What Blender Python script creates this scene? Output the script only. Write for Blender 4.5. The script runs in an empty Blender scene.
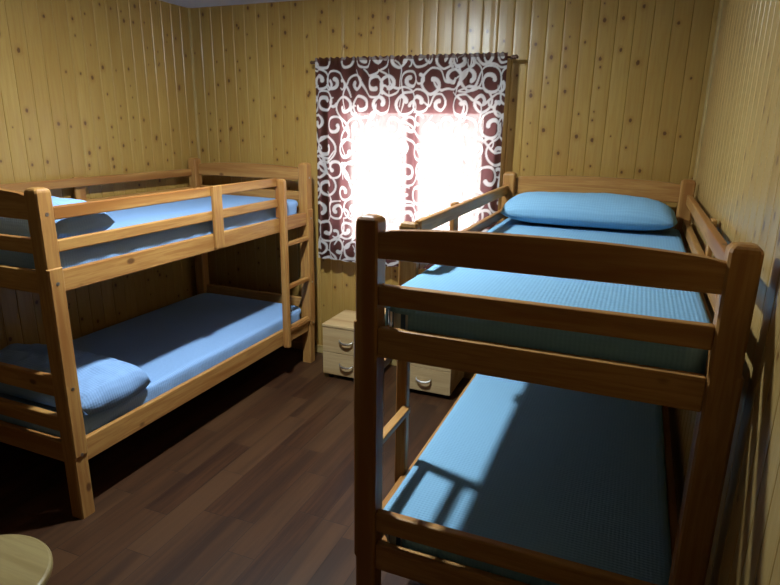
import bpy, bmesh, math, random
import numpy as np
from mathutils import Vector, Matrix, noise

C = bpy.context.scene.collection
sc = bpy.context.scene
R = math.radians

# ------------------------------------------------------------------ camera
def make_camera():
    yaw, pitch, roll = R(21.9959), R(-15.7052), R(0.901)
    fwd = Vector((-math.sin(yaw)*math.cos(pitch), math.cos(yaw)*math.cos(pitch), math.sin(pitch)))
    rt = Vector((math.cos(yaw), math.sin(yaw), 0)); up = rt.cross(fwd)
    rt2 = rt*math.cos(roll) + up*math.sin(roll); up2 = -rt*math.sin(roll) + up*math.cos(roll)
    cam = bpy.data.cameras.new('camera'); cam.sensor_width = 36; cam.lens = 591.1252/780*36
    cam.clip_start = 0.02
    o = bpy.data.objects.new('camera', cam); C.objects.link(o)
    m = Matrix((rt2, up2, -fwd)).transposed().to_4x4(); m.translation = (0.5733, -3.682, 1.654)
    o.matrix_world = m
    sc.camera = o
make_camera()

# ------------------------------------------------------------------ daylight, exposure
w = bpy.data.worlds.new('sky'); sc.world = w; w.use_nodes = True
bg = w.node_tree.nodes['Background']
# hazy sky above, added bright lower half to whiten the window, not the beds
_t = w.node_tree; _g = _t.nodes.new('ShaderNodeTexCoord'); _s = _t.nodes.new('ShaderNodeSeparateXYZ')
_r = _t.nodes.new('ShaderNodeValToRGB'); _a = _t.nodes.new('ShaderNodeMath'); _a.operation = 'MULTIPLY_ADD'
_a.inputs[1].default_value = .5; _a.inputs[2].default_value = .5
_t.links.new(_g.outputs['Generated'], _s.inputs[0]); _t.links.new(_s.outputs[2], _a.inputs[0]); _t.links.new(_a.outputs[0], _r.inputs[0])
_r.color_ramp.elements[0].position = .49; _r.color_ramp.elements[0].color = (1.0, .95, .89, 1)
_r.color_ramp.elements[1].position = .53; _r.color_ramp.elements[1].color = (.26, .26, .26, 1)
_t.links.new(_r.outputs[0], bg.inputs[0]); bg.inputs[1].default_value = 18.0
LAMP = 2000.0                     # what the ceiling lamp's small diffuser gives off
LAMP_POS = (-0.84, -1.55)
sc.view_settings.view_transform = 'Standard'; sc.view_settings.look = 'None'
sc.view_settings.exposure = 0.0; sc.view_settings.gamma = 1.0
sc.view_settings.use_curve_mapping = False

# ------------------------------------------------------------------ materials
class N:
    """tiny node-graph helper"""
    def __init__(s, name):
        s.m = bpy.data.materials.new(name); s.m.use_nodes = True
        s.t = s.m.node_tree; s.b = s.t.nodes['Principled BSDF']; s.out = s.t.nodes['Material Output']
    def n(s, typ, **kw):
        x = s.t.nodes.new(typ)
        for k, v in kw.items(): setattr(x, k, v)
        return x
    def l(s, a, b): s.t.links.new(a, b)
    def inp(s, sock, v):
        if hasattr(v, 'is_output'): s.l(v, sock)
        else: sock.default_value = v
    def math(s, op, a, b=0.0, c=None):
        x = s.n('ShaderNodeMath', operation=op); s.inp(x.inputs[0], a); s.inp(x.inputs[1], b)
        if c is not None: s.inp(x.inputs[2], c)
        return x.outputs[0]
    def mix(s, f, a, b, blend='MIX'):
        x = s.n('ShaderNodeMix', data_type='RGBA', blend_type=blend)
        s.inp(x.inputs[0], f); s.inp(x.inputs[6], a); s.inp(x.inputs[7], b)
        return x.outputs[2]
    def ramp(s, f, stops):
        x = s.n('ShaderNodeValToRGB'); s.l(f, x.inputs[0]); e = x.color_ramp.elements
        while len(e) < len(stops): e.new(.5)
        for q, (p, c) in zip(e, stops): q.position = p; q.color = c
        return x.outputs[0]
    def obj(s): return s.n('ShaderNodeTexCoord').outputs['Object']
    def sep(s, v):
        x = s.n('ShaderNodeSeparateXYZ'); s.l(v, x.inputs[0]); return x.outputs
    def comb(s, a, b, c):
        x = s.n('ShaderNodeCombineXYZ')
        for i, v in enumerate((a, b, c)): s.inp(x.inputs[i], v)
        return x.outputs[0]
    def noise(s, v, scale, detail=2, rough=.5, dist=0):
        x = s.n('ShaderNodeTexNoise'); s.l(v, x.inputs['Vector']); x.inputs['Scale'].default_value = scale
        x.inputs['Detail'].default_value = detail; x.inputs['Roughness'].default_value = rough
        x.inputs['Distortion'].default_value = dist
        return x.outputs['Fac']
    def white(s, v):
        x = s.n('ShaderNodeTexWhiteNoise', noise_dimensions='3D'); s.l(v, x.inputs['Vector']); return x.outputs
    def smooth(s, v, a, b, lo=0.0, hi=1.0):
        x = s.n('ShaderNodeMapRange', interpolation_type='SMOOTHSTEP'); s.inp(x.inputs[0], v)
        s.inp(x.inputs[1], a); s.inp(x.inputs[2], b); x.inputs[3].default_value = lo; x.inputs[4].default_value = hi
        return x.outputs[0]
    def bump(s, h, strength, dist=.002):
        x = s.n('ShaderNodeBump'); x.inputs['Strength'].default_value = strength; x.inputs['Distance'].default_value = dist
        s.l(h, x.inputs['Height']); s.l(x.outputs[0], s.b.inputs['Normal'])
    def fin(s, col, rough=.5, spec=.5):
        s.inp(s.b.inputs['Base Color'], col); s.inp(s.b.inputs['Roughness'], rough)
        s.b.inputs['Specular IOR Level'].default_value = spec
        return s.m

PITCH = 0.0925
def pine_boards(name, tone, seed):
    g = N(name); x, y, z = g.sep(g.obj())
    uu = g.math('DIVIDE', x, PITCH); pid = g.math('FLOOR', uu); fu = g.math('FRACT', uu)
    wn = g.white(g.comb(pid, seed, 0.0)); tint = wn['Value']
    # long grain, stretched up the board
    gv = g.comb(g.math('MULTIPLY', x, 1.0), g.math('MULTIPLY', pid, 3.7), g.math('MULTIPLY', z, .06))
    grain = g.noise(gv, 70, 3, .55, .6)
    broad = g.noise(g.comb(x, g.math('MULTIPLY', pid, 1.3), g.math('MULTIPLY', z, .25)), 7, 2)
    a, b = tone
    col = g.mix(g.smooth(grain, .3, .75), (*a, 1), (*b, 1))
    col = g.mix(g.math('MULTIPLY', tint, .45), col, (b[0]*.82, b[1]*.74, b[2]*.6, 1))
    col = g.mix(g.math('MULTIPLY', broad, .35), col, (a[0]*1.08, a[1]*1.08, a[2]*1.1, 1))
    # knots: one candidate per cell along each board
    for k, (cell, off, keep) in enumerate(((.145, 0.0, .42), (.33, 5.3, .55))):
        ww = g.math('ADD', g.math('DIVIDE', z, cell), g.math('MULTIPLY', tint, 9.0 + off))
        cid = g.math('FLOOR', ww); fw = g.math('FRACT', ww)
        r = g.white(g.comb(pid, cid, seed + off + 1.5))
        rs = g.n('ShaderNodeSeparateColor'); g.l(r['Color'], rs.inputs[0]); rr, rg, rb = rs.outputs
        dx = g.math('MULTIPLY', g.math('SUBTRACT', fu, g.math('MULTIPLY_ADD', rr, .6, .2)), PITCH)
        dz = g.math('MULTIPLY', g.math('SUBTRACT', fw, g.math('MULTIPLY_ADD', rg, .6, .2)), cell*.75)
        d = g.math('SQRT', g.math('ADD', g.math('MULTIPLY', dx, dx), g.math('MULTIPLY', dz, dz)))
        wob = g.noise(g.comb(x, y, z), 90, 1)
        d = g.math('MULTIPLY', d, g.math('MULTIPLY_ADD', wob, .7, .65))
        size = g.math('MULTIPLY_ADD', rb, .0080, .0042)
        on = g.math('LESS_THAN', r['Value'], keep)
        halo = g.math('MULTIPLY', g.smooth(d, g.math('MULTIPLY', size, 2.6), size), on)
        core = g.math('MULTIPLY', g.smooth(d, size, g.math('MULTIPLY', size, .55)), on)
        col = g.mix(g.math('MULTIPLY', halo, .3), col, (b[0]*.55, b[1]*.40, b[2]*.25, 1))
        col = g.mix(g.math('MULTIPLY', core, .95), col, (.105, .036, .008, 1))
    g.bump(grain, .08)
    return g.fin(col, g.math('MULTIPLY_ADD', broad, .12, .26), .5)

def pine(name, axis, a, b, scale=1.0, rough=.45, coat=.12):
    g = N(name); v = g.obj(); s = g.sep(v)
    st = [g.math('MULTIPLY', s[i], .07 if i == axis else 1.0) for i in range(3)]
    oi = g.n('ShaderNodeObjectInfo').outputs['Random']
    st[(axis+1) % 3] = g.math('ADD', st[(axis+1) % 3], g.math('MULTIPLY', oi, 3.0))
    gv = g.comb(*st)
    grain = g.noise(gv, 60*scale, 3, .6, .8); broad = g.noise(gv, 11*scale, 2)
    col = g.mix(g.smooth(grain, .3, .72), (*a, 1), (*b, 1))
    col = g.mix(g.smooth(broad, .45, .7), col, (b[0]*.8, b[1]*.68, b[2]*.55, 1))
    kv = g.n('ShaderNodeTexVoronoi', feature='F1'); kv.inputs['Scale'].default_value = 5.5
    st2 = [g.math('MULTIPLY', s[i], .6 if i == axis else 1.0) for i in range(3)]
    st2[axis] = g.math('ADD', st2[axis], g.math('MULTIPLY', oi, 7.0))
    g.l(g.comb(*st2), kv.inputs['Vector'])
    col = g.mix(g.math('MULTIPLY', g.smooth(kv.outputs['Distance'], .10, .05), .8), col, (.07, .022, .007, 1))
    g.bump(grain, .06)
    g.b.inputs['Coat Weight'].default_value = coat; g.b.inputs['Coat Roughness'].default_value = .22
    return g.fin(col, rough, .25)

def floor_mat():
    g = N('walnut_laminate'); x, y, z = g.sep(g.obj())
    uu = g.math('DIVIDE', x, .128); pid = g.math('FLOOR', uu); fu = g.math('FRACT', uu)
    r0 = g.white(g.comb(pid, 3.1, 0.0))['Value']
    vv = g.math('ADD', g.math('DIVIDE', y, .62), g.math('MULTIPLY', r0, 7.0)); cid = g.math('FLOOR', vv); fv = g.math('FRACT', vv)
    t = g.white(g.comb(pid, cid, 1.0))['Value']
    gv = g.comb(x, g.math('MULTIPLY', y, .055), g.math('MULTIPLY', t, 20.0))
    grain = g.noise(gv, 45, 4, .6, .7); broad = g.noise(gv, 12, 2)
    col = g.mix(g.smooth(grain, .3, .72), (.058, .0225, .0098, 1), (.026, .0098, .0048, 1))
    col = g.mix(g.smooth(t, .0, 1.0, 0, .75), col, (.082, .038, .0165, 1))
    col = g.mix(g.smooth(broad, .45, .7, 0, .7), col, (.020, .009, .006, 1))
    ex = g.math('MULTIPLY', g.math('MINIMUM', fu, g.math('SUBTRACT', 1.0, fu)), .128)
    ey = g.math('MULTIPLY', g.math('MINIMUM', fv, g.math('SUBTRACT', 1.0, fv)), .62)
    e = g.math('MINIMUM', ex, ey)
    col = g.mix(g.smooth(e, .0022, .0006, 0, .8), col, (.012, .006, .004, 1))
    g.bump(g.smooth(e, 0.0, .002), .3, .001)
    return g.fin(col, g.math('MULTIPLY_ADD', grain, .15, .32), .32)

def plain(name, c, rough=.6, metallic=0, spec=.4, var=.12, scale=30):
    g = N(name); n = g.noise(g.obj(), scale, 2)
    col = g.mix(g.math('MULTIPLY', n, var), (*c, 1), (c[0]*.5, c[1]*.5, c[2]*.5, 1))
    g.b.inputs['Metallic'].default_value = metallic
    return g.fin(col, rough, spec)

def cloth(name, c, c2):
    g = N(name); v = g.obj(); x, y, z = g.sep(v)
    # waffle weave
    wx = g.math('SINE', g.math('MULTIPLY', x, 520.0)); wy = g.math('SINE', g.math('MULTIPLY', y, 520.0)); wz = g.math('SINE', g.math('MULTIPLY', z, 520.0))
    wv = g.math('ADD', g.math('ADD', wx, wy), g.math('MULTIPLY', wz, .35))
    n = g.noise(v, 14, 3)
    col = g.mix(g.smooth(wv, -1.5, 1.6), (*c2, 1), (*c, 1))
    col = g.mix(g.math('MULTIPLY', n, .2), col, (*c2, 1))
    g.bump(g.math('ADD', wv, g.math('MULTIPLY', g.noise(v, 55, 3), 5.0)), .22, .0016)
    return g.fin(col, .95, .06)

def ticking(name):
    g = N(name); x, y, z = g.sep(g.obj())
    s = g.math('SINE', g.math('MULTIPLY', g.math('ADD', x, y), 210.0))
    col = g.mix(g.smooth(s, -.1, .25), (.62, .66, .68, 1), (.07, .13, .25, 1))
    return g.fin(col, .85, .2)

M = {}
M['wall_a'] = pine_boards('pine_boards', ((.415, .262, .070), (.345, .190, .046)), 2.0)
M['wall_b'] = pine_boards('pine_boards_pale', ((.43, .29, .105), (.365, .23, .072)), 8.0)
M['wall_f'] = plain('grey_plaster', (.06, .05, .045), .8)
A_, B_ = (.45, .236, .068), (.33, .146, .041)
for i, k in enumerate('xyz'): M['bed_'+k] = pine('bed_pine_'+k, i, A_, B_)
M['trim'] = pine('trim_pine', 2, (.42, .29, .10), (.36, .22, .07))
M['trim_h'] = pine('trim_pine_level', 0, (.42, .30, .12), (.36, .24, .08))
M['floor'] = floor_mat()
M['ceil'] = plain('ceiling_paint', (.62, .62, .66), .8)
M['blue'] = cloth('sky_blue_waffle', (.225, .42, .60), (.195, .38, .555))
M['blue2'] = cloth('cornflower_waffle', (.25, .405, .68), (.225, .375, .64))
M['tick'] = ticking('striped_ticking')
M['beech'] = pine('pale_beech', 0, (.52, .37, .19), (.44, .30, .145), 1.0, .45)
M['metal'] = plain('brushed_nickel', (.62, .60, .56), .28, 1.0)
M['bolt'] = plain('zinc_bolt', (.45, .43, .40), .35, 1.0)
M['black'] = plain('black_plastic', (.02, .02, .02), .5)
M['white'] = plain('white_plastic', (.75, .75, .75), .4)
M['rod'] = plain('dark_wood_rod', (.09, .04, .02), .4)
M['seat'] = pine('pale_seat', 0, (.27, .205, .085), (.225, .165, .068), 1.0, .4)

# ------------------------------------------------------------------ mesh helpers
def link(name, bm, mat, parent=None, smooth=False, mods=None):
    me = bpy.data.meshes.new(name); bmesh.ops.recalc_face_normals(bm, faces=bm.faces); bm.to_mesh(me); bm.free()
    me.materials.append(mat)
    if smooth:
        me.polygons.foreach_set('use_smooth', [True]*len(me.polygons)); me.update()
    o = bpy.data.objects.new(name, me); C.objects.link(o)
    if parent: o.parent = parent
    return o
def struct(o): o['kind'] = 'structure'; return o
def tag(o, label, cat, group=None):
    o['label'] = label; o['category'] = cat
    if group: o['group'] = group
    return o
def empty(name, loc, rz, label, cat, group=None):
    o = bpy.data.objects.new(name, None); C.objects.link(o); o.location = loc; o.rotation_euler = (0, 0, rz)
    o.empty_display_size = .1
    return tag(o, label, cat, group)
def box(bm, x0, x1, y0, y1, z0, z1, bev=0.0, seg=2):
    r = bmesh.ops.create_cube(bm, size=1.0); vs = r['verts']
    for v in vs:
        v.co = Vector(((x0+x1)/2 + v.co.x*(x1-x0), (y0+y1)/2 + v.co.y*(y1-y0), (z0+z1)/2 + v.co.z*(z1-z0)))
    if bev > 0:
        es = list({e for v in vs for e in v.link_edges})
        bmesh.ops.bevel(bm, geom=es, offset=bev, segments=seg, affect='EDGES', profile=.5)
    return bm
def bx(*a, **k): return box(bmesh.new(), *a, **k)
def loft(bm, rings, cap=True):
    vr = [[bm.verts.new(p) for p in r] for r in rings]; n = len(vr[0])
    for a, b in zip(vr, vr[1:]):
        for i in range(n): bm.faces.new((a[i], a[(i+1) % n], b[(i+1) % n], b[i]))
    if cap: bm.faces.new(vr[0][::-1]); bm.faces.new(vr[-1])
    return bm
def crect(x0, x1, y0, y1, z, c):
    return [(x0+c, y0, z), (x1-c, y0, z), (x1, y0+c, z), (x1, y1-c, z), (x1-c, y1, z), (x0+c, y1, z), (x0, y1-c, z), (x0, y0+c, z)]
def circ(cx, cy, z, r, n=24): return [(cx+r*math.cos(2*math.pi*i/n), cy+r*math.sin(2*math.pi*i/n), z) for i in range(n)]
def tube(bm, pts, r, n=10):
    pts = [Vector(p) for p in pts]; rings = []
    for i, p in enumerate(pts):
        d = (pts[min(i+1, len(pts)-1)] - pts[max(i-1, 0)]).normalized()
        a = d.orthogonal().normalized() if i == 0 else (pa - d*pa.dot(d)).normalized()
        pa = a; b = d.cross(a); rr = r[i] if isinstance(r, (list, tuple)) else r
        rings.append([p + (a*math.cos(2*math.pi*k/n) + b*math.sin(2*math.pi*k/n))*rr for k in range(n)])
    return loft(bm, rings)
def soft_box(x0, x1, y0, y1, z0, z1, r, nx, ny, nz, fn=None, bottom=True):
    """box with rounded edges on a fine grid; fn(p, q) -> displaced p (q = unrounded place on the box)"""
    bm = bmesh.new(); cache = {}
    def P(i, j, k):
        key = (i, j, k)
        if key in cache: return cache[key]
        q = Vector((x0+(x1-x0)*i/nx, y0+(y1-y0)*j/ny, z0+(z1-z0)*k/nz))
        zl = z0 + r if bottom else z0
        c = Vector((min(max(q.x, x0+r), x1-r), min(max(q.y, y0+r), y1-r), min(max(q.z, zl), z1-r)))
        d = q - c; p = c + d.normalized()*r if d.length > 1e-9 else q.copy()
        if fn: p = fn(p, q)
        cache[key] = bm.verts.new(p); return cache[key]
    def quad(*ks):
        try: bm.faces.new([P(*k) for k in ks])
        except ValueError: pass
    for i in range(nx):
        for j in range(ny):
            quad((i, j, nz), (i+1, j, nz), (i+1, j+1, nz), (i, j+1, nz))
            if bottom: quad((i, j, 0), (i, j+1, 0), (i+1, j+1, 0), (i+1, j, 0))
    for k in range(nz):
        for i in range(nx):
            quad((i, 0, k), (i+1, 0, k), (i+1, 0, k+1), (i, 0, k+1)); quad((i+1, ny, k), (i, ny, k), (i, ny, k+1), (i+1, ny, k+1))
        for j in range(ny):
            quad((0, j+1, k), (0, j, k), (0, j, k+1), (0, j+1, k+1)); quad((nx, j, k), (nx, j+1, k), (nx, j+1, k+1), (nx, j, k+1))
    return bm

# ------------------------------------------------------------------ room shell
XL, XR, YF, ZC = -2.482, 0.886, -4.35, 2.435
WX0, WX1, WZ0, WZ1 = -1.265, -0.285, 0.85, 1.765          # window opening
def boards(name, length, height, mat, loc, rz, hole=None):
    """tongue-and-groove wall: local x along the wall, boards face local -y, slightly crowned with V grooves"""
    bm = bmesh.new(); T = .05
    def prism(xa, xb, za, zb):
        prof = [(xa, 0.0)]
        n = math.floor(xa/PITCH)
        while True:
            s, e = n*PITCH, (n+1)*PITCH
            for px, py in ((s+.0035, 0), (s+.012, -.0008), (s+PITCH*.5, -.0014), (e-.012, -.0008), (e-.0035, 0), (e, .0034)):
                if xa + 1e-4 < px < xb - 1e-4: prof.append((px, py))
            n += 1
            if n*PITCH > xb: break
        prof.append((xb, 0.0))
        f0 = [bm.verts.new((px, py, za)) for px, py in prof]; f1 = [bm.verts.new((px, py, zb)) for px, py in prof]
        b0 = [bm.verts.new((xa, T, za)), bm.verts.new((xb, T, za))]; b1 = [bm.verts.new((xa, T, zb)), bm.verts.new((xb, T, zb))]
        for i in range(len(prof)-1): bm.faces.new((f0[i], f0[i+1], f1[i+1], f1[i]))
        bm.faces.new((b0[0], b1[0], b1[1], b0[1])); bm.faces.new((f0[0], f1[0], b1[0], b0[0])); bm.faces.new((f0[-1], b0[1], b1[1], f1[-1]))
        bm.faces.new(f1 + [b1[1], b1[0]]); bm.faces.new(f0[::-1] + [b0[0], b0[1]])
    if hole:
        a, b, c, d = hole
        prism(0, a, 0, height); prism(b, length, 0, height); prism(a, b, 0, c); prism(a, b, d, height)
    else: prism(0, length, 0, height)
    o = link(name, bm, mat); o.location = loc; o.rotation_euler = (0, 0, rz)
    return struct(o)
boards('wall_back', XR-XL, ZC, M['wall_a'], (XL, 0, 0), 0, (WX0-XL, WX1-XL, WZ0, WZ1))
boards('wall_left', -YF, ZC, M['wall_a'], (XL, YF, 0), R(90))
boards('wall_right', -YF, ZC, M['wall_b'], (XR, 0, 0), R(-90))
boards('wall_front', XR-XL, ZC, M['wall_f'], (XR, YF, 0), R(180))
struct(link('floor', bx(XL-.05, XR+.05, YF-.05, .05, -.06, 0), M['floor']))
struct(link('ceiling', bx(XL-.05, XR+.05, YF-.05, .05, ZC, ZC+.05), M['ceil']))
# quarter-round strips in the two back corners, skirting boards
def corner_trim(name, x, sx):
    bm = bmesh.new(); n = 6; r = .016
    pts = [(x, 0)] + [(x+sx*r*math.cos(a), -r*math.sin(a)) for a in [math.pi/2*i/n for i in range(n+1)]]
    loft(bm, [[(px, py, z) for px, py in pts] for z in (.062, ZC)])
    return struct(link(name, bm, M['trim']))
corner_trim('trim_1', XL, 1); corner_trim('trim_2', XR, -1)
struct(link('baseboard_back', bx(XL+.014, XR-.014, -.013, 0, 0, .06, .003), M['trim_h']))
struct(link('baseboard_left', bx(XL, XL+.010, YF, 0, 0, .06, .003), M['trim_h']))
struct(link('baseboard_right', bx(XR-.009, XR, YF, 0, 0, .06, .003), M['trim_h']))

# window: frame set in the wall, two sashes with glass
def window():
    root = struct(bpy.data.objects.new('window_1', None)); C.objects.link(root); root.location = ((WX0+WX1)/2, 0, (WZ0+WZ1)/2)
    hw, hh = (WX1-WX0)/2, (WZ1-WZ0)/2; gx = -.005
    pv = plain('white_window_frame', (.7, .7, .68), .45)
    bm = bmesh.new(); t = .03
    for a in ((-hw, -hw+t, -hh, hh), (hw-t, hw, -hh, hh), (-hw+t, hw-t, -hh, -hh+t), (-hw+t, hw-t, hh-t, hh)):
        box(bm, a[0], a[1], -.005, .05, a[2], a[3], .002, 1)
    link('window_frame', bm, pv, root)
    link('mullion', bx(gx-.035, gx+.035, .0, .045, -hh+t, hh-t, .003), pv, root)
    g = N('window_glass'); tr = g.n('ShaderNodeBsdfTransparent'); gl = g.n('ShaderNodeBsdfGlossy'); gl.inputs['Roughness'].default_value = .02
    mx = g.n('ShaderNodeMixShader'); mx.inputs[0].default_value = .06
    g.l(tr.outputs[0], mx.inputs[1]); g.l(gl.outputs[0], mx.inputs[2]); g.l(mx.outputs[0], g.out.inputs[0])
    for a, b in ((-hw+t, gx-.035), (gx+.035, hw-t)):
        link('glass', bx(a, b, .02, .024, -hh+t, hh-t), g.m, root)
window()

# ------------------------------------------------------------------ bunk beds
W, L = .988, 2.0
PW, PT = .068, .0680          # post depth along the bed, width across it
Z = dict(H=1.414, u1=(1.292, 1.368), u2=(1.160, 1.220), u3=(1.001, 1.092), m=(.5615, .648), l1=(.402, .472), l2=(.258, .353),
         g1=(1.288, 1.339), g2=(1.162, 1.210), s=(1.001, 1.090), ls=(.248, .353), stile=1.335)
def post_bm(u0, u1, v0, v1, sx):
    bm = bmesh.new(); c = .006; e = .0065; H = Z['H']
    def r(z, x=0, ins=0): 
        a, b = (u0-x, u1) if sx < 0 else (u0, u1+x)
        return crect(a+ins, b-ins, v0+ins, v1-ins, z, c)
    rings = [r(0), r(.292), r(.297, e), r(1.103, e), r(1.107), r(H-.018), r(H-.010, 0, .0025), r(H-.004, 0, .008), r(H, 0, .017)]
    return loft(bm, rings)
def arch_bm(u0, u1, v0, v1, z0, z1, rise):
    bm = bmesh.new(); n = 24; top = []
    for i in range(n+1):
        t = i/n; top.append((u0+(u1-u0)*t, z1 - .006 + rise*math.sin(math.pi*t)**.6))
    prof = [(u1, z0), (u0, z0)] + top
    a = [bm.verts.new((x, v0, z)) for x, z in prof]; b = [bm.verts.new((x, v1, z)) for x, z in prof]
    k = len(prof)
    for i in range(k): bm.faces.new((a[i], a[(i+1) % k], b[(i+1) % k], b[i]))
    bm.faces.new(a[::-1]); bm.faces.new(b)
    es = [e for e in bm.edges if abs(e.verts[0].co.y-e.verts[1].co.y) < 1e-6 and abs(e.verts[0].co.x-e.verts[1].co.x) > 1e-4]
    bmesh.ops.bevel(bm, geom=es, offset=.005, segments=2, affect='EDGES', profile=.5)
    return bm
def bunk_bed(label, loc, rz, sv):
    """local x: from the room side (0) to the wall side (W); local y: from the ladder end (0) to the pillow end (L)"""
    t = empty('bunk_bed', loc, rz, label, 'bunk bed', 'pine bunk beds')
    for sx in (-1, 1):
        a, b = (0, PT) if sx < 0 else (W-PT, W)
        for v0 in (0, L-PW): link('post', post_bm(a, b, v0, v0+PW, sx), M['bed_z'], t)
    for end, v0, v1 in (('foot_rail', .007, .036), ('head_rail', L-.036, L-.007)):
        link(end, arch_bm(PT, W-PT, v0, v1, *((1.296, 1.377) if end == 'foot_rail' else (1.292, 1.390)), .022), M['bed_x'], t)
        lst = ['u2', 'u3', 'l1', 'l2'] + (['m'] if end == 'head_rail' else [])
        for k in lst: link(end, bx(PT, W-PT, v0, v1, *Z[k], .005), M['bed_x'], t)
    for u0, u1 in ((.008, .034), (W-.034, W-.008)):
        room = u0 < .1
        for k in ('s', 'ls'): link('side_rail', bx(u0, u1, PW, L-PW, *Z[k], .005), M['bed_y'], t)
        v0 = sv[1] if room else PW
        for k in ('g1', 'g2'): link('guard_rail', bx(u0, u1, v0, L-PW, *Z[k], .005), M['bed_y'], t)
        g = (-.012, .0075) if room else (W-.0075, W+.010)
        link('guard_upright', bx(g[0], g[1], .955, 1.025, 1.012, 1.343, .004), M['bed_z'], t)
    # ladder
    bm = loft(bmesh.new(), [crect(-.036+i, ux-i, sv[0]+i, sv[1]-i, z, .005) for z, i, ux in
                           ((.235, .004, .0075), (.243, 0, .0075), (1.094, 0, .0075), (1.097, 0, .030), (Z['stile']-.016, 0, .030), (Z['stile']-.006, .004, .030), (Z['stile'], .011, .030))])
    link('ladder_stile', bm, M['bed_z'], t)
    for z in (.345, .642, .925): link('ladder_rung', bx(-.006, .0075 if z < .5 else .026, PW, sv[0], z-.024, z, .004), M['bed_y'], t)
    # slats under the mattresses
    for z in (.300, 1.050):
        bm = bmesh.new()
        for i in range(14):
            v = .10 + i*(L-.27)/13
            box(bm, .0345, W-.0345, v, v+.07, z-.016, z, .002, 1)
        for u0, u1 in ((.0345, .070), (W-.070, W-.0345)): box(bm, u0, u1, PW+.004, L-PW-.004, z-.040, z-.0165)
        link('slat_base', bm, M['bed_x'], t)
    # bolt heads on the room-side posts
    for v in (PW/2, L-PW/2):
        for z in (1.315, 1.045, .60, .30):
            xx = 0 if z > 1.11 else -.0065
            bm = tube(bmesh.new(), [(xx+.004, v, z), (xx-.0015, v, z)], .0075, 14)
            link('bolt', bm, M['bolt'], t)
    return t
RB = bunk_bed('pine bunk bed along the right wall with a plump pillow at its far end',
              (-.1335, -2.2021, 0), R(-.35), (.425, .462))
LB_loc = Matrix.Rotation(R(-.70), 4, 'Z') @ Vector((0, L, 0)) + Vector((-1.4575, -2.148, 0))
LB = bunk_bed('pine bunk bed along the left wall with its ladder beside the curtained window', LB_loc, R(180-.70), (.368, .405))

# bedding: mattress, bedspread, pillow on each bunk (built in bed space, each a thing of its own)
def on_bed(o, bed, label, cat, group):
    o.location = bed.location; o.rotation_euler = bed.rotation_euler
    return tag(o, label, cat, group)
def origin_to(o, c):
    c = Vector(c); o.data.transform(Matrix.Translation(-c)); o.location = o.location + (Matrix.Rotation(o.rotation_euler.z, 3, 'Z') @ c)
def wrinkle(amp, f, seed):
    def fn(p, q):
        s = Vector((p.x*f, p.y*f*.8, p.z*f)) + Vector((seed, seed*2, 0))
        return p + Vector((noise.noise(s), noise.noise(s+Vector((7, 3, 1))), noise.noise(s+Vector((2, 9, 4)))))*amp
    return fn
U0, U1, V0, V1 = .0450, W-.0450, .0440, L-.0440
def round_corner(p, r=.092, ins=0.0):
    """plan corners of a mattress are well rounded, clear of the bed posts"""
    r = r - ins; q = p.copy()
    cx = min(max(p.x, U0+ins+r), U1-ins-r); cy = min(max(p.y, V0+ins+r), V1-ins-r)
    dx, dy = p.x-cx, p.y-cy; h = math.hypot(dx, dy)
    if dx and dy and h > 1e-9:
        k = max(abs(dx), abs(dy))/h; q.x = cx+dx*k; q.y = cy+dy*k
    return q
def bedding(bed, z, where, mat, seed):
    o = link('mattress', soft_box(U0+.011, U1-.011, V0+.011, V1-.011, z, z+.105, .018, 40, 84, 4, lambda p, q: round_corner(p, .092, .011)), M['tick'], None, True)
    on_bed(o, bed, 'striped mattress under the bedspread on the ' + where.split(',')[0], 'mattress', 'mattresses'); origin_to(o, (W/2, L/2, z))
    top = z + .116; wr = wrinkle(.0018, 9, seed); fold = wrinkle(.003, 22, seed+5)
    def fn(p, q):
        p2 = wr(p, q)
        side = max(0, (top - .02 - p.z)/.09)
        ph = (p.y if (p.x < U0+.03 or p.x > U1-.03) else p.x)
        n = .0040*math.sin(ph*38+seed*3+1.5*math.sin(ph*9+seed))*side
        if p.x < U0+.03: p2.x = max(U0-.0085, min(p2.x-n-.001, U0+.0035)) if side > 0 else p2.x
        if p.z > top-.002: p2.z = p.z + .0022*noise.noise(Vector((p.x*5+seed, p.y*4, 0)))
        return round_corner(p2)
    bm = soft_box(U0, U1, V0, V1, z+.006, top, .022, 44, 92, 6, fn, False)
    # slit at the foot corners, where the mattress shows
    bmesh.ops.recalc_face_normals(bm, faces=bm.faces)
    kill = [f for f in bm.faces if f.calc_center_median().z < top-.03 and f.calc_center_median().y < V0+.085 and
            f.calc_center_median().x < U0+.105 and f.calc_center_median().y-V0 < U0+.105-f.calc_center_median().x]
    bmesh.ops.delete(bm, geom=kill, context='FACES')
    o = link('bedspread', bm, mat, None, True)
    md = o.modifiers.new('thickness', 'SOLIDIFY'); md.thickness = .0035; md.offset = -1
    on_bed(o, bed, 'blue waffle bedspread on the ' + where, 'bedspread', 'blue bedspreads'); origin_to(o, (W/2, L/2, z))
    return top
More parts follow.
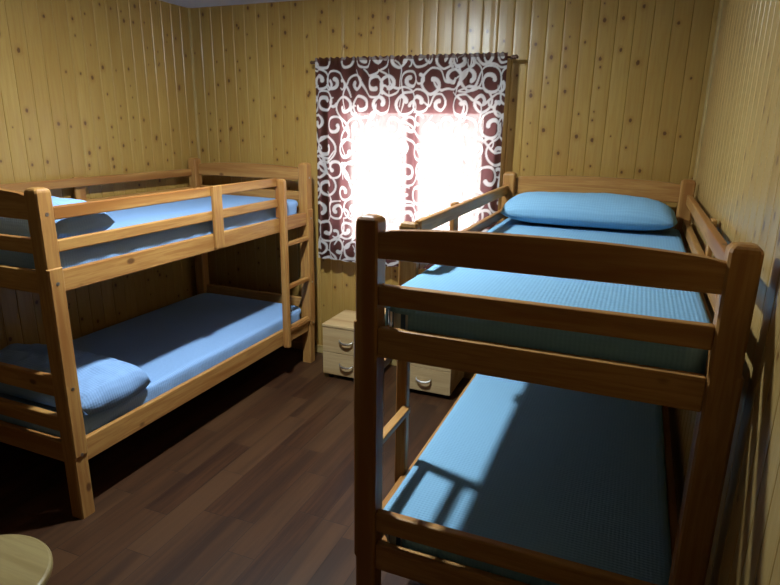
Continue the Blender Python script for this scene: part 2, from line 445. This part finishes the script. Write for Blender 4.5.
def pillow(bed, zt, label, mat, seed, u0, u1, v0, v1, h, ea=5.0, lump=1.0, pa=.55, eb=2.6, pb=.62, over=0):
    bm = bmesh.new(); nu, nv = 56, 30
    def P(i, j, s):
        a, b = 2*i/nu-1, 2*j/nv-1
        th = (max(0, 1-abs(a)**ea)**pa)*(max(0, 1-abs(b)**eb)**pb)
        x = (u0+u1)/2 + a*(u1-u0)/2*(1-.04*abs(b)**3); y = (v0+v1)/2 + b*(v1-v0)/2*(1-.05*abs(a)**4)
        zz = zt + h*.36 + (h*.64 if s > 0 else -h*.36)*th
        if s > 0:
            zz += lump*(.010*noise.noise(Vector((x*6+seed, y*7, 0))) + .004*noise.noise(Vector((x*22, y*18+seed, 3))))*min(1, th*2)
        if s < 0: zz = max(zz, zt+.001)
        if over and x < .034: zz -= over*min(1, (.034-x)/.03)**.7
        return Vector((x, y, zz))
    top = [[bm.verts.new(P(i, j, 1)) for j in range(nv+1)] for i in range(nu+1)]
    bot = [[top[i][j] if i in (0, nu) or j in (0, nv) else bm.verts.new(P(i, j, -1)) for j in range(nv+1)] for i in range(nu+1)]
    for i in range(nu):
        for j in range(nv):
            bm.faces.new((top[i][j], top[i+1][j], top[i+1][j+1], top[i][j+1]))
            try: bm.faces.new((bot[i][j], bot[i][j+1], bot[i+1][j+1], bot[i+1][j]))
            except ValueError: pass
    o = link('pillow', bm, mat, None, True)
    on_bed(o, bed, label, 'pillow', 'blue pillows'); origin_to(o, ((u0+u1)/2, (v0+v1)/2, zt))
    return o
zt = bedding(RB, 1.052, 'upper bunk of the right bed', M['blue'], 1.0)
pillow(RB, zt+.0025, 'plump wide blue pillow at the far end of the right upper bunk', M['blue'], 3.0, .060, W-.075, 1.56, 1.92, .165)
bedding(RB, .302, 'lower bunk of the right bed, crossed by the ladder shadow', M['blue'], 2.0)
zt = bedding(LB, 1.052, 'upper bunk of the left bed', M['blue2'], 3.0)
pillow(LB, zt+.0025, 'blue pillow behind the guard rail at the near end of the left upper bunk', M['blue2'], 8.0, .050, W-.20, 1.59, 1.910, .165, 7.0, 1.3, .45, 3.2, .55)
zt = bedding(LB, .302, 'lower bunk of the left bed, mostly in shade', M['blue2'], 4.0)
pillow(LB, zt+.0025, 'crumpled blue pillow at the near end of the left lower bunk', M['blue2'], 11.0, .004, W-.10, 1.52, 1.915, .148, 4.5, 2.8, .42, 3.6, .42, .045)

# ------------------------------------------------------------------ curtain and rod
CX0, CX1, CZ0, CZ1, CY = -1.421, -.172, .752, 2.068, -.106
def curtain_mesh():
    nx, nz = 330, 340
    xs = np.linspace(CX0, CX1, nx+1); zs = np.linspace(CZ0, CZ1, nz+1)
    sx = np.linspace(0, 1, nx+1)
    # flat cloth coordinates: the cloth is wider than it hangs
    full = 1.62; fu = sx*full
    rnd = random.Random(7)
    pat = np.zeros((nz+1, nx+1)); fz = zs - CZ0
    FU, FZ = np.meshgrid(fu, fz)
    du, dz = full/nx, (CZ1-CZ0)/nz
    def dab(cx, cz, r):
        i0, i1 = int((cx-r)/du)-1, int((cx+r)/du)+2; j0, j1 = int((cz-r)/dz)-1, int((cz+r)/dz)+2
        i0, j0 = max(i0, 0), max(j0, 0)
        if i1 <= 0 or j1 <= 0: return
        d = np.hypot(FU[j0:j1, i0:i1]-cx, FZ[j0:j1, i0:i1]-cz)
        pat[j0:j1, i0:i1] = np.maximum(pat[j0:j1, i0:i1], np.clip((r-d)/.003+.5, 0, 1))
    def stroke(pts, w0, w1, w2):
        n = len(pts)
        for k, (a, b) in enumerate(pts):
            t = k/(n-1); dab(a, b, (w0*(1-2*t)+w1*2*t) if t < .5 else (w1*(2-2*t)+w2*(2*t-1)))
    cs = .165; row = 0; z = -.05
    while z < 1.40:
        u = -.05 + (.5*cs if row % 2 else 0)
        while u < full+.1:
            cx = u + rnd.uniform(-.025, .025); cz = z + rnd.uniform(-.02, .02)
            s = rnd.choice((-1, 1)); a0 = rnd.uniform(0, 2*math.pi); R0 = rnd.uniform(.058, .094); turns = rnd.uniform(.95, 1.35)
            pts = []
            for k in range(110):           # curl that winds in to a fat end
                t = k/109; a = a0 + s*turns*2*math.pi*t; r = R0*(1-.72*t**1.1)
                pts.append((cx+r*math.cos(a)*1.15, cz+r*math.sin(a)))
            stroke(pts, .0055, .0088, .0135)
            # tail sweeping off to a neighbour
            p0 = Vector(pts[0]); tang = Vector((math.sin(a0)*s, -math.cos(a0)*s)).normalized(); nrm = Vector((-tang.y, tang.x))
            ln = rnd.uniform(.12, .20); bend = rnd.uniform(-.09, .09); t2 = []
            for k in range(60):
                t = k/59; q = p0 + tang*ln*t + nrm*bend*math.sin(t*math.pi*1.2)*t
                t2.append((q.x, q.y))
            stroke(t2, .0055, .0082, .0040)
            if rnd.random() < .55:         # small open hook between the curls
                ha = rnd.uniform(0, 6.28); hr = rnd.uniform(.022, .034); hx, hz = cx+cs*.5, cz+rnd.uniform(-.03, .05)
                stroke([(hx+hr*math.cos(ha+4.2*k/40), hz+hr*math.sin(ha+4.2*k/40)) for k in range(41)], .004, .0075, .0105)
            u += cs
        z += cs*.82; row += 1
    pat[-6:, :] *= .25
    verts = []
    for j in range(nz+1):
        h = (zs[j]-CZ0)/(CZ1-CZ0)
        for i in range(nx+1):
            s = sx[i]
            ph = s*2*math.pi*15 + 1.1*math.sin(s*17.0) + .5*math.sin(h*3+s*9)
            amp = .012 + .004*math.sin(s*23+2)
            y = CY + amp*(.75+.25*(1-h))*math.sin(ph)
            if zs[j] > 2.022: y = CY + (y-CY)*.9 + .003*math.sin(s*2*math.pi*46)
            x = CX0 + (CX1-CX0)*s + .004*math.sin(ph+1.3)
            zz = zs[j] + (.006*math.sin(s*11+1)*(1-h)) + (.004*math.sin(s*2*math.pi*33) if j > nz-5 else 0)
            verts.append((x, y, zz))
    faces = []
    for j in range(nz):
        for i in range(nx):
            a = j*(nx+1)+i; faces.append((a, a+1, a+nx+2, a+nx+1))
    me = bpy.data.meshes.new('curtain'); me.from_pydata(verts, [], faces)
    at = me.attributes.new('swirl', 'FLOAT', 'POINT'); at.data.foreach_set('value', pat.ravel().astype(np.float32))
    me.polygons.foreach_set('use_smooth', [True]*len(faces)); me.update()
    return me
def curtain_mat():
    g = N('swirl_curtain'); a = g.n('ShaderNodeAttribute'); a.attribute_name = 'swirl'; f = a.outputs['Fac']
    front = g.mix(f, (.020, .008, .007, 1), (.54, .52, .53, 1)); thru = g.mix(f, (.33, .14, .155, 1), (.85, .82, .84, 1))
    d = g.n('ShaderNodeBsdfDiffuse'); t = g.n('ShaderNodeBsdfTranslucent'); g.l(front, d.inputs[0]); g.l(thru, t.inputs[0])
    mx = g.n('ShaderNodeMixShader'); mx.inputs[0].default_value = .27
    g.l(d.outputs[0], mx.inputs[1]); g.l(t.outputs[0], mx.inputs[2])
    # the weave is open: a little of what lies behind shows straight through
    tr = g.n('ShaderNodeBsdfTransparent'); m2 = g.n('ShaderNodeMixShader'); m2.inputs[0].default_value = .06
    g.l(mx.outputs[0], m2.inputs[1]); g.l(tr.outputs[0], m2.inputs[2]); g.l(m2.outputs[0], g.out.inputs[0])
    return g.m
me = curtain_mesh(); me.materials.append(curtain_mat())
cu = bpy.data.objects.new('curtain', me); C.objects.link(cu)
tag(cu, 'dark brown curtain with white swirls hanging over the bright window', 'curtain')
rod = empty('curtain_rod', (-.785, 0, 2.045), 0, 'thin dark wooden curtain rod above the window holding the swirl curtain', 'curtain rod')
bm = tube(bmesh.new(), [(-.640, -.080, 0), (.625, -.080, 0)], .0055, 14); link('pole', bm, M['rod'], rod, True)
for s, xe in ((-1, -.640), (1, .625)):
    bm = tube(bmesh.new(), [(xe+s*d, -.080, 0) for d in (0, .004, .010, .018, .028, .038, .044)], [.006, .011, .012, .009, .013, .010, .003], 14)
    link('finial', bm, M['rod'], rod, True)
    link('bracket', tube(bmesh.new(), [(xe-s*.012, -.0015, 0), (xe-s*.012, -.0745, 0)], .005, 10), M['rod'], rod)

# ------------------------------------------------------------------ nightstands
def nightstand(x0, label):
    w_, d_, h_ = .356, .345, .386
    t = empty('nightstand', (x0+w_/2, -.225, 0), 0, label, 'nightstand', 'beech nightstands')
    hx, hd = w_/2, d_/2
    link('body', bx(-hx+.004, hx-.004, -hd+.018, hd, .032, h_-.0185, .002), M['beech'], t)
    link('top_panel', bx(-hx, hx, -hd-.003, hd, h_-.018, h_, .003), M['beech'], t)
    for z0, z1 in ((.034, .190), (.194, h_-.021)):
        dr = link('drawer', bx(-hx+.002, hx-.002, -hd, -hd+.0175, z0, z1, .002), M['beech'], t)
        zc = (z0+z1)/2 + .01; pts = []
        for k in range(15):
            a = math.pi*k/14; pts.append((-.048*math.cos(a), -hd-.003-.022*math.sin(a)**.7, zc-.016*math.sin(a)))
        bm = tube(bmesh.new(), pts, [.0045+.002*math.sin(math.pi*k/14) for k in range(15)], 10)
        link('handle', bm, M['metal'], dr, True)
    for sx in (-1, 1):
        for sy in (-1, 1):
            bm = loft(bmesh.new(), [circ(sx*(hx-.04), sy*(hd-.045), z, r, 14) for z, r in ((0, .016), (.004, .018), (.026, .018), (.0315, .012))])
            link('foot', bm, M['black'], t)
    return t
nightstand(-1.236, 'pale beech two-drawer nightstand under the left end of the window curtain')
nightstand(-.693, 'pale beech two-drawer nightstand behind the ladder of the right bunk bed')

# ------------------------------------------------------------------ stool by the left bed
def stool():
    t = empty('stool', (-.970, -2.878, 0), 0, 'low round pale wooden stool at the near end of the left bunk bed', 'stool')
    r = .2; prof = [(.424, r-.012), (.421, r-.008), (.424, r-.003), (.432, r), (.442, r), (.4475, r-.003), (.450, r-.009)]
    bm = loft(bmesh.new(), [circ(0, 0, z, q, 64) for z, q in prof]); link('seat', bm, M['seat'], t)
    for k in range(4):
        a = math.pi/4 + k*math.pi/2; c, s = math.cos(a), math.sin(a)
        link('leg', tube(bmesh.new(), [(.175*c, .175*s, 0), (.15*c, .15*s, .21), (.125*c, .125*s, .4205)], [.014, .018, .016], 14), M['seat'], t, True)
        b = a + math.pi/2
        link('stretcher', tube(bmesh.new(), [(.155*c, .155*s, .17), (.155*math.cos(b), .155*math.sin(b), .17)], .009, 10), M['seat'], t, True)
stool()

# ------------------------------------------------------------------ ceiling lamp (it lights the room)
lamp = empty('ceiling_lamp', (LAMP_POS[0], LAMP_POS[1], ZC), 0, 'small round white ceiling lamp between the two bunk beds', 'ceiling lamp')
link('lamp_base', loft(bmesh.new(), [circ(0, 0, z, r, 40) for z, r in ((0, .085), (-.018, .085), (-.024, .080))]), M['white'], lamp)
gb = N('lamp_glow'); em = gb.n('ShaderNodeEmission'); em.inputs[0].default_value = (.86, .975, 1.02, 1); em.inputs[1].default_value = LAMP
gb.l(em.outputs[0], gb.out.inputs[0])
bm = loft(bmesh.new(), [circ(0, 0, -.0245-.009*math.sin(a), .058*math.cos(a), 32) for a in [math.pi/2*.95*i/8 for i in range(9)]])
link('diffuser', bm, gb.m, lamp, True)
